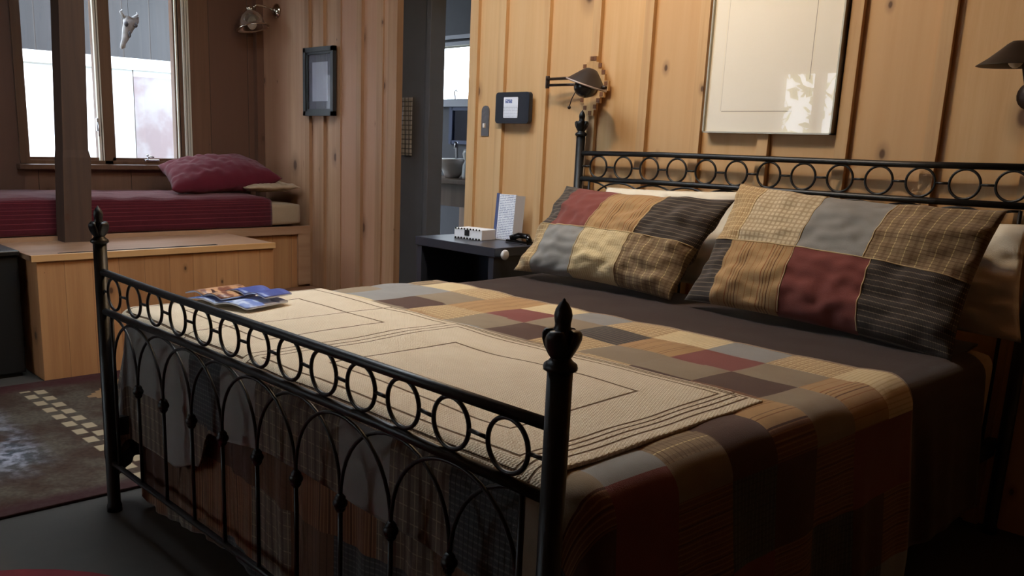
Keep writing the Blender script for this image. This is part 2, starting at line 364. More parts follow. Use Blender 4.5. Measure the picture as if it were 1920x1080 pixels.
MB().box(wx0,wx1,by1+.04,by1+.045,wz0,wz1).build('window_pane',M['glass'],w)
MB().tube([(-3.92,by1-.02,wz0+.0),(-3.92,by1-.03,wz0+.06),(-3.90,by1-.03,wz0+.075),(-3.885,by1-.03,wz0+.06)],.006,8).build('window_latch',M['metal'],w)
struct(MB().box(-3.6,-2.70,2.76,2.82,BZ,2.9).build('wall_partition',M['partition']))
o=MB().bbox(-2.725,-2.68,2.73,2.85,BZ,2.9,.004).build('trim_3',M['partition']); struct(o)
# towel on partition
def towel():
    n1,n2=10,30; v=[];f=[];uv=[]
    for i in range(n1+1):
        for j in range(n2+1):
            x=-2.99+.115*i/n1; z=1.50-.37*j/n2
            v.append((x,2.748+.006*math.sin(i*1.7+j*.08),z)); uv.append((x,z))
    for i in range(n1):
        for j in range(n2): f.append((i*(n2+1)+j,i*(n2+1)+j+1,(i+1)*(n2+1)+j+1,(i+1)*(n2+1)+j))
    o=linkmesh('towel',v,f,F['towel'],None,None,uv,True); mo=o.modifiers.new('t','SOLIDIFY'); mo.thickness=.006
    return o
tag(towel(),'pale lace-patterned towel hanging just inside the bathroom doorway','towel')
t=MB(); 
for k in range(10): t.tube([(-2.985+.0118*k,2.735,1.13),(-2.985+.0118*k+.002,2.735,1.10)],.002,5)
# vanity
v=empty('bathroom_vanity','wooden bathroom counter with drawer front beyond the doorway','vanity',loc=(-3.1,3.6,BZ))
SCL=None
def P(o,parent):  # keep world coordinates while parented to an empty standing elsewhere
    o.parent=parent; o.location=-Vector(parent.location); return o
P(MB().bbox(-3.7,-2.5,3.3,3.98,.93,.965,.005).build('counter_top',M['bathwood']),v)
P(MB().box(-3.68,-2.52,3.34,3.97,.77,.93).build('drawer_front',M['bathwood']),v)
P(MB().box(-3.68,-3.60,3.36,3.44,BZ,.77).box(-2.6,-2.52,3.36,3.44,BZ,.77).box(-3.68,-2.52,3.9,3.96,BZ,.77).build('leg',M['bathwood']),v)
s=MB().lathe([(.05,0),(.07,.03),(.09,.08),(.13,.10),(.15,.13),(.15,.14),(.13,.14),(.10,.12),(.001,.09)],(-3.32,3.5,.966),20)
tag(s.build('wash_basin',M['white']),'white pedestal basin standing on the bathroom counter','basin')
s=MB().tube([(-3.42,3.62,.967),(-3.42,3.62,1.19),(-3.40,3.6,1.22),(-3.36,3.56,1.22),(-3.34,3.54,1.18)],.012,10)
tag(s.build('faucet',M['metal']),'curved metal faucet behind the white basin','faucet')
s=MB().lathe([(.035,0),(.04,.02),(.035,.1),(.02,.13),(.032,.15),(.04,.18),(.03,.21),(.001,.22)],(-3.10,3.45,.966),16)
tag(s.build('soap_bottle',M['white']),'pale bottle on the counter right of the basin','bottle')
mf=empty('bathroom_mirror','blue-framed mirror on the bathroom wall under the small window','mirror',loc=(-3.75,by1-.02,1.2))
P(MB().box(-3.95,-3.55,by1-.03,by1-.005,1.21,1.24).box(-3.95,-3.55,by1-.03,by1-.005,1.48,1.51).box(-3.98,-3.94,by1-.03,by1-.005,1.21,1.51).box(-3.56,-3.52,by1-.03,by1-.005,1.21,1.51).build('frame',plain('blue_frame_paint',(44,52,76),.5)),mf)
P(MB().box(-3.94,-3.56,by1-.015,by1-.006,1.24,1.48).build('mirror_glass',plain('mirror_silver',(200,205,220),.05,1.)),mf)
s=MB()
for k in range(9):
    a=k*.35; s.ball((-3.05+.07*k,3.45+.02*math.sin(k*2),BZ+.09+.05*math.sin(k*1.3)**2),.09,0,10,(1,.9,.9))
tag(s.build('laundry_heap',plain('brown_laundry',(104,86,72),.9,nz=.4,nsc=9)),'heap of brownish laundry on the floor under the bathroom counter','laundry')

# raised step in front of the doorway
tag(MB().bbox(-3.30,-1.80,1.68,B0-.03,0,BZ,.006).build('raised_step',wood('step_wood',(130,92,66),(104,72,50),'Y',.2,'X',0.)),'low wooden step in front of the bathroom doorway','step')

# ------------------------------------------------------------------ daybed alcove
p=empty('daybed_platform','built-in pine daybed platform under the left window','platform',loc=(-3.65,.9,0))
P(MB().bbox(-3.96,-3.33,-.9,B0-.05,.615,.645,.004).build('platform_top',M['plattop']),p)
P(MB().box(-3.95,-3.34,-.88,B0-.05,0.0,.615).build('front_panel',M['platform']),p)
P(MB().box(-3.335,-3.315,-.9,B0-.03,.6,.652).box(-3.335,-3.318,2.16,B0-.03,.26,.6).build('lip',M['plattop']),p)
c=empty('storage_chest','knotty pine storage chest with hinged lid in front of the daybed','chest',loc=(-3.0,1.0,0))
P(MB().bbox(-3.31,-2.735,.335,1.635,0,.60,.003).build('body',M['chest']),c)
P(MB().bbox(-3.312,-2.725,.31,1.64,.60,.628,.003).build('lid',M['plattop']),c)
P(MB().box(-2.745,-2.722,.31,1.642,.598,.6285).build('lid_edging',wood('pine_edging',(222,176,120),(200,150,96),'X',2.,'Y',0.,knot=.2,vary=.1)),c)
P(MB().prism([(-2.775,.45,.6275),(-2.765,.45,.6275),(-2.76,1.30,.6275),(-2.79,1.30,.6275)],(0,0,.0025)).build('lid_groove',plain('dark_groove',(24,16,12),.8)),c)
# timber post
def postm():
    b=MB()
    def sec(z,y0,y1,x0,x1,ch): return [(x0,y0,z),(x1,y0,z),(x1,y1,z),(x0,y1,z)]
    secs=[sec(.6285,.628,.772,-3.33,-3.2,0),sec(1.08,.645,.792,-3.33,-3.2,0),sec(1.12,.650,.782,-3.33,-3.205,0),sec(1.9,.676,.805,-3.33,-3.205,0),sec(ZC,.71,.84,-3.33,-3.205,0)]
    v=[q for s in secs for q in s]; f=[(3,2,1,0)]
    for i in range(len(secs)-1):
        for j in range(4): f.append((i*4+j,i*4+(j+1)%4,(i+1)*4+(j+1)%4,(i+1)*4+j))
    f.append(tuple(4*(len(secs)-1)+j for j in range(4)))
    b.add(v,f); return b.build('timber_post',M['post'])
tag(postm(),'rough dark timber post rising from the pine chest before the window','post')

def surf(name,fn,nu,nv,mats,parent=None,matfn=None,thick=0,uvf=None,closed=False):
    v=[];uv=[];f=[];mi=[]
    for i in range(nu+1):
        for j in range(nv+1):
            u,w=i/nu,j/nv; v.append(fn(u,w)); uv.append(uvf(u,w) if uvf else (u,w))
    for i in range(nu):
        for j in range(nv):
            a=i*(nv+1)+j; f.append((a,a+nv+1,a+nv+2,a+1)); mi.append(matfn((i+.5)/nu,(j+.5)/nv) if matfn else 0)
    o=linkmesh(name,v,f,mats,parent,mi,uv,True)
    if thick: mo=o.modifiers.new('t','SOLIDIFY'); mo.thickness=abs(thick); mo.offset=-1 if thick>0 else 1
    return o
def nz(x,y,z=0.): return noise.noise(Vector((x,y,z)))
def rbox(name,x0,x1,y0,y1,z0,z1,r,mat,amp=.0,parent=None,cuts=10,sc=4):
    """soft mattress-like box"""
    bm=bmesh.new(); bmesh.ops.create_cube(bm,size=1)
    D=Vector((x1-x0,y1-y0,z1-z0)); Cc=Vector(((x0+x1)/2,(y0+y1)/2,(z0+z1)/2))
    bmesh.ops.subdivide_edges(bm,edges=bm.edges[:],cuts=cuts,use_grid_fill=True)
    for v in bm.verts:
        p=Vector((v.co.x*D.x,v.co.y*D.y,v.co.z*D.z)); q=Vector([max(-(D[i]/2-r),min(D[i]/2-r,p[i])) for i in range(3)])
        d=p-q
        if d.length>1e-6: p=q+d.normalized()*min(r,d.length if sum(abs(x)>1e-6 for x in d)==1 else r)
        n=nz((p+Cc).x*sc,(p+Cc).y*sc,(p+Cc).z*sc)*amp
        v.co=p+Cc+(d.normalized() if d.length>1e-6 else Vector())*n
    bm.verts.index_update(); bm.normal_update()
    vs=[v.co.copy() for v in bm.verts]; fs=[[v.index for v in f.verts] for f in bm.faces]; bm.free()
    uv=[(a.y,a.x+a.z) for a in vs]
    o=linkmesh(name,vs,fs,mat,parent,None,uv,True); sub(o,1); return o
tag(rbox('daybed_mattress',-3.93,-3.36,-.85,2.225,.651,.80,.03,F['beige'],.004,cuts=14),'beige-sheeted daybed mattress on the pine platform, bare at its right end','mattress')
def coverlet(u,w):
    # u along Y, w across: front bottom -> top -> back
    y=-.9+2.885*u
    L=[(-3.338,.655),(-3.335,.74),(-3.34,.80),(-3.352,.835),(-3.375,.85),(-3.42,.855),(-3.55,.86),(-3.75,.86),(-3.9,.86),(-3.955,.85)]
    k=w*(len(L)-1); i=min(int(k),len(L)-2); fr=k-i
    x=L[i][0]*(1-fr)+L[i+1][0]*fr; z=L[i][1]*(1-fr)+L[i+1][1]*fr
    e=max(0,(u-.955)/.045)
    if e>0: 
        z-= (z-.82)*e*e*.9 if z>.82 else 0
        x-= .012*e*e if w<.4 else 0
    z+= nz(y*7,x*9)*.009 if w>.3 else 0
    z+= .03*max(0,(1.2-y)/2)*(w>.25)
    x+= nz(y*3,z*6,4)*.004
    return (x,y,z)
tag(surf('daybed_coverlet',coverlet,150,40,F['burgq'],uvf=lambda u,w:(u*2.9,w*.75),thick=.012),'burgundy coverlet spread over the daybed mattress','coverlet')

o_pos={}
def pillow(name,c00,c10,c01,c11,thick,nrm,mats,matfn=None,nu=56,nv=36,wr=.012,parent=None,uvs=(1,1),seed=0,flange=.0,pinch=.02,sag=0.):
    c00,c10,c01,c11=[Vector(c) for c in (c00,c10,c01,c11)]; nrm=Vector(nrm).normalized()
    v=[];uv=[];f=[];mi=[];idx={}
    def pos(i,j,side):
        u,w=i/nu,j/nv
        a=(2*u-1); b=(2*w-1)
        # pincushion outline
        ua=u+ (-1)*a*pinch*(1-b*b)*1.0; wb=w-b*pinch*1.6*(1-a*a)
        p=c00*(1-ua)*(1-wb)+c10*ua*(1-wb)+c01*(1-ua)*wb+c11*ua*wb
        e=max(0,(1-abs(a)**2.6))**.55*max(0,(1-abs(b)**2.6))**.55
        n=thick/2*e
        edge=1-e
        k=nz(u*7+seed,w*6,side*3.1)*wr*(.35+edge)+nz(u*17+seed*2,w*13,side)*wr*.45+ math.sin((u*2.2+w*5)*PI+4*nz(u*3,w*3,seed))*wr*.25*edge
        p=p+nrm*side*(n+k*min(1,e*3))
        p=p+Vector((0,0,-sag*math.sin(PI*u)*w))
        return p
    for side in (1,-1):
        for i in range(nu+1):
            for j in range(nv+1):
                bd=i in(0,nu) or j in(0,nv)
                if side==-1 and bd: idx[(i,j,-1)]=idx[(i,j,1)]; continue
                idx[(i,j,side)]=len(v); v.append(pos(i,j,side)); uv.append((i/nu*uvs[0],j/nv*uvs[1]))
        for i in range(nu):
            for j in range(nv):
                q=[idx[(i,j,side)],idx[(i+1,j,side)],idx[(i+1,j+1,side)],idx[(i,j+1,side)]]
                if side==-1: q=q[::-1]
                f.append(q); mi.append(matfn((i+.5)/nu,(j+.5)/nv,side) if matfn else 0)
    o=linkmesh(name,v,f,mats,parent,mi,uv,True); o_pos[o.name]=(pos,nu,nv); return o
# daybed pillows
tag(pillow('daybed_pillow',(-3.80,1.85,.905),(-3.80,2.25,.905),(-3.42,1.85,.895),(-3.42,2.25,.895),.07,(0,0,1),F['beige'],seed=9,pinch=.0,uvs=(.6,.4)),'beige pillow under the burgundy one at the right end of the daybed','pillow')
tag(pillow('daybed_pillow',(-3.46,1.36,.885),(-3.46,2.13,.955),(-3.80,1.42,1.02),(-3.80,2.08,1.06),.20,(-.2,-.05,1),F['burg'],seed=5,pinch=.03,uvs=(.8,.5),wr=.02),'plump burgundy pillow lying on the daybed below the window','pillow')

# black cabinet at the left edge
bc=empty('black_cabinet','black cabinet standing left of the pine chest','cabinet',loc=(-3.1,0,0))
P(MB().bbox(-3.305,-2.885,-.75,.296,.02,.615,.006).build('body',plain('black_paint',(14,14,14),.5)),bc)
P(MB().bbox(-3.305,-2.865,-.77,.3,.615,.64,.006).build('top',plain('black_top',(20,19,18),.4)),bc)
P(MB().box(-3.29,-2.9,-.73,.28,0,.02).build('plinth',plain('black_plinth',(10,10,10),.6)),bc)

# ------------------------------------------------------------------ rugs
def rugmat():
    t=NT('woven_area_rug'); c=t.coords(); s=t.sep(c)
    n=t.noise(c,2.2,5,.65); n2=t.noise(c,22.,3)
    col=t.mix(t.sstep(n,.42,.6),srgb(64,50,42),srgb(84,78,68))
    n3=t.noise(t.comb(s[0],t.math('ADD',s[1],4.2),0.),1.9,4,.7)
    blue=t.math('MULTIPLY',t.math('MULTIPLY',t.sstep(s[1],.05,-.12),t.sstep(s[0],-1.35,-1.7)),t.sstep(n3,.36,.52))  # blue-grey weave, with a bluish pool of daylight painted into it
    grey=t.mix(t.sstep(n2,.4,.62),srgb(72,80,88),srgb(150,154,168))
    col=t.mix(blue,col,grey)
    col=t.mix(t.math('MULTIPLY',t.sstep(t.noise(c,60.,2),.3,.7),.35),col,srgb(38,28,26))
    # maroon border near the chest and the outer edge
    bd=t.math('MAXIMUM',t.sstep(s[0],-2.5,-2.62),t.sstep(s[0],-1.22,-1.14)); col=t.mix(t.math('MULTIPLY',bd,.75),col,srgb(58,26,30))
    # two rows of cream squares running along X near y=.2
    for y0,off in ((.185,0.),(.245,.5)):
        fx=t.math('FRACT',t.math('ADD',t.math('DIVIDE',s[0],.125),off)); mx=t.sstep(t.math('ABSOLUTE',t.math('SUBTRACT',fx,.5)),.24,.31,1.,0.)
        my=t.sstep(t.math('ABSOLUTE',t.math('SUBTRACT',s[1],y0)),.019,.027,1.,0.)
        mm=t.math('MULTIPLY',t.math('MULTIPLY',mx,my),t.sstep(s[0],-2.56,-2.54)); col=t.mix(mm,col,srgb(150,136,112))
    # cream toothed medallion
    d=t.math('ADD',t.math('ABSOLUTE',t.math('ADD',s[0],2.3)),t.math('ABSOLUTE',t.math('SUBTRACT',s[1],.62)))
    d=t.math('ADD',d,t.math('MULTIPLY',t.math('FRACT',t.math('DIVIDE',s[1],.03)),.02)); col=t.mix(t.sstep(d,.25,.24),col,srgb(130,104,76))
    t.bump(n2,.5,.005); return t.base(col,.95,0.,.1)
tag(MB().bbox(-2.70,-1.10,-1.9,1.6,0.001,.012,.003).build('area_rug',rugmat()),'patterned maroon and blue-grey woven rug in front of the pine chest','rug')
def rug2():
    b=MB(); n=40; pts=[]
    for i in range(n):
        a=2*PI*i/n; pts.append((-.02+.74*math.cos(a)*(1 if abs(math.cos(a))<.9 else 1),-.62+.56*math.sin(a),.001))
    b.prism(pts,(0,0,.012)); return b.build('oval_rug',plain('crimson_rug_wool',(110,22,30),.95,nz=.5,nsc=30,bump=.5))
tag(rug2(),'dark crimson rug on the floor at the foot of the bed','rug')

# ------------------------------------------------------------------ iron bed
L=2.2234; PX=.9623
bed=empty('iron_bed','black wrought iron bed frame with rows of rings and arches','bed',loc=(0,0,0))
iron=M['iron']
def finial(x,y,z):
    """z = tip height"""
    b=MB(); z0=z-.114
    b.lathe([(.0205,0),(.027,.004),(.0275,.008),(.026,.013),(.019,.018),(.015,.024),(.0145,.03),(.017,.045),(.018,.062),(.0125,.072),(.0125,.078),(.0138,.084),(.0145,.09),(.0125,.099),(.007,.109),(.003,.1125),(.0025,.115),(.0001,.117)],(x,y,z0),20)
    for k in range(4):
        a=k*PI/2+.35; d=Vector((math.cos(a),math.sin(a),0)); e=Vector((-d.y,d.x,0)); c=Vector((x,y,z0))
        prof=[(.013,.018,.009),(.019,.028,.016),(.0255,.041,.020),(.030,.053,.019),(.031,.061,.016),(.028,.067,.012),(.022,.068,.008)]
        vs=[];fs=[]
        for r,h,w in prof:
            for s_,rr in ((-1,r-.006),(-.6,r-.001),(0,r),(.6,r-.001),(1,r-.006)): vs.append(c+d*rr+e*w*s_+Vector((0,0,h)))
            vs.append(c+d*(max(.006,r-.016))+Vector((0,0,h)))
        for i in range(len(prof)-1):
            for j in range(6): fs.append((i*6+j,i*6+(j+1)%6,(i+1)*6+(j+1)%6,(i+1)*6+j))
        fs+= [tuple(range(6))[::-1],tuple(6*(len(prof)-1)+j for j in range(6))]
        b.add(vs,fs,0,True)
    return b
for (x,y,zt) in ((-PX,0,1.0),(PX,0,1.0),(-PX,L,1.388),(PX,L,1.388)):
    po=MB().lathe([(.024,0),(.024,.02),(.0205,.03),(.0205,zt-.114)],(x,y,.0),20).build('post',iron,bed)
    finial(x,y,zt).build('finial',iron,po)
footx=[-0.866,-0.715,-0.568,-0.42,-0.272,-0.127,0.017,0.156,0.294,0.431,0.569,0.709,0.855]
headx=[-.847+i*.1422 for i in range(13)]
def panel(y,zt,zl,zb,xs,zr,ballz,bottom):
    MB().tube([(-PX,y,zt[0])]+[(x,y,zt[1]) for x in (-.5,0,.5)]+[(PX,y,zt[2])],.0112,14).build('top_rail',iron,bed)
    MB().tube([(-PX,y,zl[0])]+[(x,y,zl[1]) for x in (-.5,0,.5)]+[(PX,y,zl[2])],.0112,14).build('middle_rail',iron,bed)
    MB().tube([(-PX,y,zb),(PX,y,zb)],.0095,12).build('bottom_rail',iron,bed)
    R0=.0485
    for i,x in enumerate(xs):
        z=zr[i]
        MB().tube([(x+R0*math.cos(a),y,z+R0*math.sin(a)) for a in [2*PI*k/32 for k in range(32)]],.0045,8,closed=True).build('ring',iron,bed)
        xn=xs[i+1]-R0 if i<12 else PX-.02; zn=zr[i+1] if i<12 else z
        MB().tube([(x+R0,y,z),(xn,y,zn)],.0042,8).build('ring_link',iron,bed)
    MB().tube([(-PX+.02,y,zr[0]),(xs[0]-R0,y,zr[0])],.0042,8).build('ring_link',iron,bed)
    D=.179; top=zl[1]-.012
    cx=[-.716+D*k for k in range(9)]
    for x in [-.716-D]+cx+[.716+D]:
        end=abs(x)>.8
        MB().tube([(x,y,zb),(x,y,top if end else ballz)],.0055 if not end else .0062,8).build('spindle',iron,bed)
        pts=[]; h=top-.002-ballz
        for k in range(21):
            a=PI*k/20
            px=x+D*math.cos(a)
            if px<-.716-D-1e-3 or px>.716+D+1e-3: continue
            pts.append((px,y+ (.004 if int(round((x+.716)/D))%2 else -.004)*math.sin(a),ballz+h*math.sin(a)**.85))
        MB().tube(pts,.0042,8).build('arch',iron,bed)
    for x in cx:
        b=MB().ball((x,y,ballz),.0165,0,12,(1,1,.85))
        b.lathe([(.008,-.02),(.012,-.014),(.012,.014),(.007,.02)],(x,y,ballz),12); b.build('rosette',iron,bed)
panel(0,(.799,.794,.795),(.674,.679,.670),.169,footx,[.740,.742,.744,.743,.744,.744,.745,.744,.742,.741,.740,.737,.735],.466,True)
panel(L,(1.198,1.205,1.212),(1.082,1.087,1.090),.30,headx,[1.140+.0008*i for i in range(13)],.90,False)
for sx in (-1,1):
    MB().box(sx*.93-.012,sx*.93+.012,.01,L-.01,.27,.33).build('side_rail',iron,bed)

# ------------------------------------------------------------------ mattress and bedding
ZT=.655
tag(rbox('mattress',-.92,.94,.115,2.165,.33,ZT-.012,.06,F['sheet'],.004,cuts=16),'thick mattress in a tan fitted sheet on the iron bed','mattress')
def drapexyz(s,t,hx,y0,y1,rad,z0,fold=.0,seed=0.,grow=1.,yfoot=.045,off=0.):
    """s: signed distance across (0 centre), t: distance along Y. returns xyz of a cloth laid over the mattress and hanging over edges"""
    xc=hx-rad
    ds=max(0,abs(s)-xc); dt=max(0,(y0+rad)-t)
    sg=1 if s>0 else -1
    r=math.hypot(ds,dt)
    if r<1e-9: 
        return Vector((s,t,z0))
    cs,ct=ds/r,dt/r
    qa=rad*PI/2
    if r<qa: 
        a=r/rad; o=rad*math.sin(a); z=z0-rad*(1-math.cos(a)); drop=0
    else:
        drop=r-qa; o=rad; z=z0-rad-drop
    bx=(xc if ds>0 else abs(s))*sg; by=(y0+rad) if dt>0 else t
    along=t if ct<.5 else s
    corner=min(cs,ct)*2
    fl=fold*min(1,drop/.25)*(math.sin(along*19+seed+2*nz(along*3,seed))*.6+math.sin(along*43+seed*3)*.25+nz(along*11,z*2,seed)*.9)
    o2=o+fl*(1-.5*ct)+.05*min(1,drop/.4)*corner*grow +off
    # side drape flares outward a little, foot drape stays behind the footboard
    if cs>ct: o2+= .035*min(1,drop/.4)*cs
    return Vector((bx+sg*o2*cs,by-o2*ct*1.0,z))
def topwave(x,y): return .006*nz(x*2.2,y*2.2,1)+.004*nz(x*6,y*6,2)
HX=.985
# brown blanket: Y 1.20 .. 1.9
def blanket(u,w):
    s=-1.42+2.84*u; t=1.20+.70*w
    if s<=.9: t=1.20+.86*w
    p=drapexyz(s,t,HX-.004,.07,2.2,.07,ZT+.004,.012,2.,off=-.006); p.z=max(.08,p.z)
    if p.z>ZT-.02: p.z+=topwave(p.x,p.y)
    return p
tag(surf('brown_blanket',blanket,160,44,F['blanket'],uvf=lambda u,w:(u*2.84,w*.7),thick=.008),'plain dark brown blanket across the bed between quilt and pillows','blanket')
# patchwork quilt
names=['cream','gingham','gold','goldst','red','brown','taupe','grey','plaid','tanplaid','charcoal','rust','slate','dimplaid']
fm=[F[n] for n in names]; FI={n:i for i,n in enumerate(names)}
PXW=.187; X0=-.845
rows={ # columns from k=0 (x -.845..-.658) to 9
 'R1':['cream','tanplaid','gold','cream','grey','tanplaid','cream','grey','tanplaid','cream'],
 'R2':['grey','taupe','gold','red','taupe','charcoal','gold','red','taupe','goldst'],
 'R3':['grey','brown','tanplaid','taupe','brown','tanplaid','taupe','taupe','brown','taupe']}
def patch(s,t):
    k=math.floor((s-X0)/PXW)
    if t>1.19: r='R1'
    elif t>1.015: r='R2'
    elif t>.84: r='R3'
    else: r=None
    if s>1.025 or s<-1.2:   # side drape
        pass
    if r and 0<=k<10: return FI[rows[r][k]]
    j=math.floor((1.19-t)/.175)
    if s>.96:   # right hanging side
        tab={0:['slate','red','rust','brown','taupe','red','rust'],1:['red','rust','brown','slate','rust','red','brown'],2:['brown','slate','rust','red','brown','rust','taupe']}
        if r=='R1': return FI[['grey','rust','red','rust'][k%4]]
        return FI[tab[k%3][j%7]]
    if t<.13:   # foot drop
        tab=['grey','grey','slate','grey','dimplaid','dimplaid','grey','dimplaid','slate','taupe','dimplaid','grey']
        return FI[tab[(k+ (0 if t>-.15 else 5))%12]]
    tab=['taupe','grey','brown','goldst','red','plaid','cream','rust','grey','brown','tanplaid','taupe','gold']
    return FI[tab[(k*5+j*3)%13]]
QN=(300,150)
def qs(u): return -1.47+2.96*u
def foot_len(s):
    K=[(-.9,.40),(-.6,.40),(-.45,.36),(-.36,.235),(0,.20),(.5,.215),(.9,.24)]
    for (a,x),(b_,y) in zip(K,K[1:]):
        if s<=b_: q=max(0,(s-a)/(b_-a)); q=q*q*(3-2*q); return x+(y-x)*q
    return .24
def qt(u,w):
    s=qs(u); t0=.075-foot_len(max(-.9,min(.9,s)))
    return t0+(1.335-t0)*w
def quilt(u,w):
    s=qs(u); t=qt(u,w)
    p=drapexyz(s,t,HX,.058,2.2,.07,ZT+.012,.010,0.)
    p.z=max(.09,p.z)
    if p.z>ZT-.02:
        p.z+=topwave(p.x,p.y)
        a=((s-X0)/PXW)%1; b=((1.19-t)/.175)%1
        p.z+=.0045*(math.sin(PI*a)*math.sin(PI*b))**.5
    return p
q=surf('patchwork_quilt',quilt,*QN,fm,matfn=lambda u,w:patch(qs(u),qt(u,w)),uvf=lambda u,w:(qs(u)-X0,qt(u,w)),thick=-.007)
tag(q,'patchwork quilt of cream, gold, brown, grey and red squares over the bed','quilt')
# quilt edge piping against the blanket
pts=[]
for i in range(200):
    p=quilt(i/199,1.0); pts.append((p.x,p.y+.003,p.z+.004))
MB().tube(pts,.0055,6).build('edge_piping',F['piping'],q)
# skirt under the quilt at the foot and left corner
def skirt(u,w):
    s=-1.12+2.24*u; drop=.10+.50*w
    a=max(-.955,min(.955,s)); extra=abs(s)-.955
    fold=.011*math.sin(a*34+1.5*nz(a*4,0))+.007*math.sin(a*71)+.01*nz(a*9,drop*4,3)
    fold*=min(1,w*2+.2)
    y=.095+fold*.55; x=a
    if extra>0: y=.095+extra; x=math.copysign(.958+fold*.5,s)
    z=.64-drop-.02*math.sin(s*7+1)*w
    return (x,y,z)
sk=['rust','plaid','slate','brown','skirt','rust','slate','skirt','plaid','brown','rust','skirt']
skn=[F[n] if n in F else F['skirt'] for n in sk]
o=surf('bed_skirt',skirt,260,50,[F['brown'],F['dimplaid'],F['slate'],F['rust'],F['skirt']],matfn=lambda u,w:[0,4,2,0,1,4,3,2,0,4,1,3][(int(u*12)*5+int(w*2.2)*3)%12],uvf=lambda u,w:(u*2.24,w*.5),thick=.005)
tag(o,'rust and brown patched cloth hanging low behind the footboard arches','bed skirt')
# cream throw
def throw(u,w):
    y=.03+.765*w; x=-.965+1.845*u
    x0=x
    hx=.985
    xe=.895 if w<.2 else .895-.03*(w-.2)
    x=-.965+(xe+.965)*u
    t=y
    s=x*1.0
    p=drapexyz(s+ (.0 if s<.9 else 0),max(t,.0),HX,.045,2.2,.05,ZT+.021,.0,0.)
    p.z+=topwave(p.x,p.y)+.003*math.sin(x*9)*math.sin(y*7)
    return p
tag(surf('knitted_throw',throw,230,100,M['throw'],uvf=lambda u,w:(-.965+1.86*u,.03+.765*w),thick=-.007),'cream knitted throw with brown-lined borders folded across the foot of the bed','throw')

# pillows ------------------------------------------------------------
shn=['charcoal','red','goldst','grey','cream','plaid','tanplaid','gingham']
shm=[F[n] for n in shn]; SI={n:i for i,n in enumerate(shn)}
def sh1(u,w,side):
    if side<0: return SI['charcoal']
    if w>.50: return SI[['charcoal','red','goldst','charcoal'][0 if u<.13 else 1 if u<.40 else 2 if u<.70 else 3]]
    return SI[['tanplaid','grey','cream','plaid'][0 if u<.13 else 1 if u<.40 else 2 if u<.69 else 3]]
def sh2(u,w,side):
    if side<0: return SI['charcoal']
    if w>.50: return SI[['tanplaid','gingham','grey','plaid'][0 if u<.14 else 1 if u<.41 else 2 if u<.67 else 3]]
    return SI[['charcoal','goldst','red','charcoal'][0 if u<.12 else 1 if u<.41 else 2 if u<.70 else 3]]
# white sleeping pillows behind
tag(pillow('white_pillow',(-.80,2.06,.70),(-.03,2.06,.70),(-.74,2.165,1.055),(-.03,2.165,1.078),.07,(0,-1,.25),F['whitep'],seed=3,pinch=.01,uvs=(.8,.5)),'white pillow mostly hidden behind the left patchwork sham','pillow','white bed pillows')
tag(pillow('white_pillow',(.15,2.04,.69),(1.03,1.98,.70),(.2,2.16,1.04),(.955,2.13,1.04),.11,(0,-1,.3),F['whitep'],seed=13,pinch=.02,uvs=(.8,.5),wr=.02),'white pillow with its case end showing at the right of the bed','pillow','white bed pillows')
s1=pillow('pillow_sham',(-.93,1.79,.685),(-.10,1.80,.675),(-.86,2.03,1.055),(.02,1.985,1.055),.215,(0,-1,.45),shm,sh1,nu=84,nv=54,seed=1,uvs=(.9,.5),pinch=.025,wr=.024)
tag(s1,'left patchwork pillow sham with the red square at its top','pillow','patchwork pillow shams')
s2=pillow('pillow_sham',(-.04,1.80,.685),(.93,1.73,.655),(0.03,1.99,1.115),(.94,1.96,1.085),.21,(0,-1,.45),shm,sh2,nu=84,nv=54,seed=21,uvs=(.96,.54),pinch=.025,wr=.024)
tag(s2,'right patchwork pillow sham, larger, with the grey square at its top and red below','pillow','patchwork pillow shams')

def seams(o,lines,mat):
    pos,nu,nv=o_pos[o.name]
    for (u0,w0,u1,w1) in lines:
        n=60; pts=[pos((u0+(u1-u0)*k/n)*nu,(w0+(w1-w0)*k/n)*nv,1) for k in range(n+1)]
        MB().tube(pts,.0022,6).build('seam',mat,o)
F['seam']=fabric('cream_seam_stitching',(196,172,130),[(0,.02,.008,(110,84,60),0)],mott=.1)
seams(s1,[(.01,.5,.99,.5),(.13,.02,.13,.5),(.40,.02,.40,.98),(.70,.5,.70,.98),(.69,.02,.69,.5)],F['seam'])
seams(s2,[(.01,.5,.99,.5),(.14,.5,.14,.98),(.41,.02,.41,.98),(.67,.5,.67,.98),(.70,.02,.70,.5)],F['seam'])

# ------------------------------------------------------------------ magazines on the throw
def magazine(name,cx,cy,ang,w,h,z,mcover,mpage,label,lift=.012,open_=True):
    e=empty(name,label,'magazine',loc=(cx,cy,z)); e.rotation_euler=(0,0,ang)
    hw=w/2
    def pg(th,zz,dx=0):
        def f(u,v):
            x=(u-.5)*w; a=abs(x)/hw; return (x+dx,(v-.5)*h,zz+ .012*math.sin(PI*min(1,a))*(1-a*.3)+th)
        return f
    o=surf('pages',pg(0,0),24,4,mpage,e,thick=-.004,uvf=lambda u,v:(u*w,v*h))
    o=surf('cover_page',pg(.0045,.0),24,4,mcover,e,thick=-.001,uvf=lambda u,v:(u*w,v*h))
    return e
def pagemat(name,a,b,c,sc):
    t=NT(name); uv=t.coords('UV'); n=t.noise(uv,sc,3,.6); u=t.sep(uv)
    col=t.mix(t.sstep(n,.42,.5),srgb(*a),srgb(*b)); col=t.mix(t.sstep(n,.55,.6),col,srgb(*c)); return t.base(col,.35)
m1=pagemat('magazine_photo_page',(120,70,50),(196,150,110),(60,30,28),14.)
m2=pagemat('magazine_blue_page',(120,140,200),(200,212,235),(90,110,170),9.)
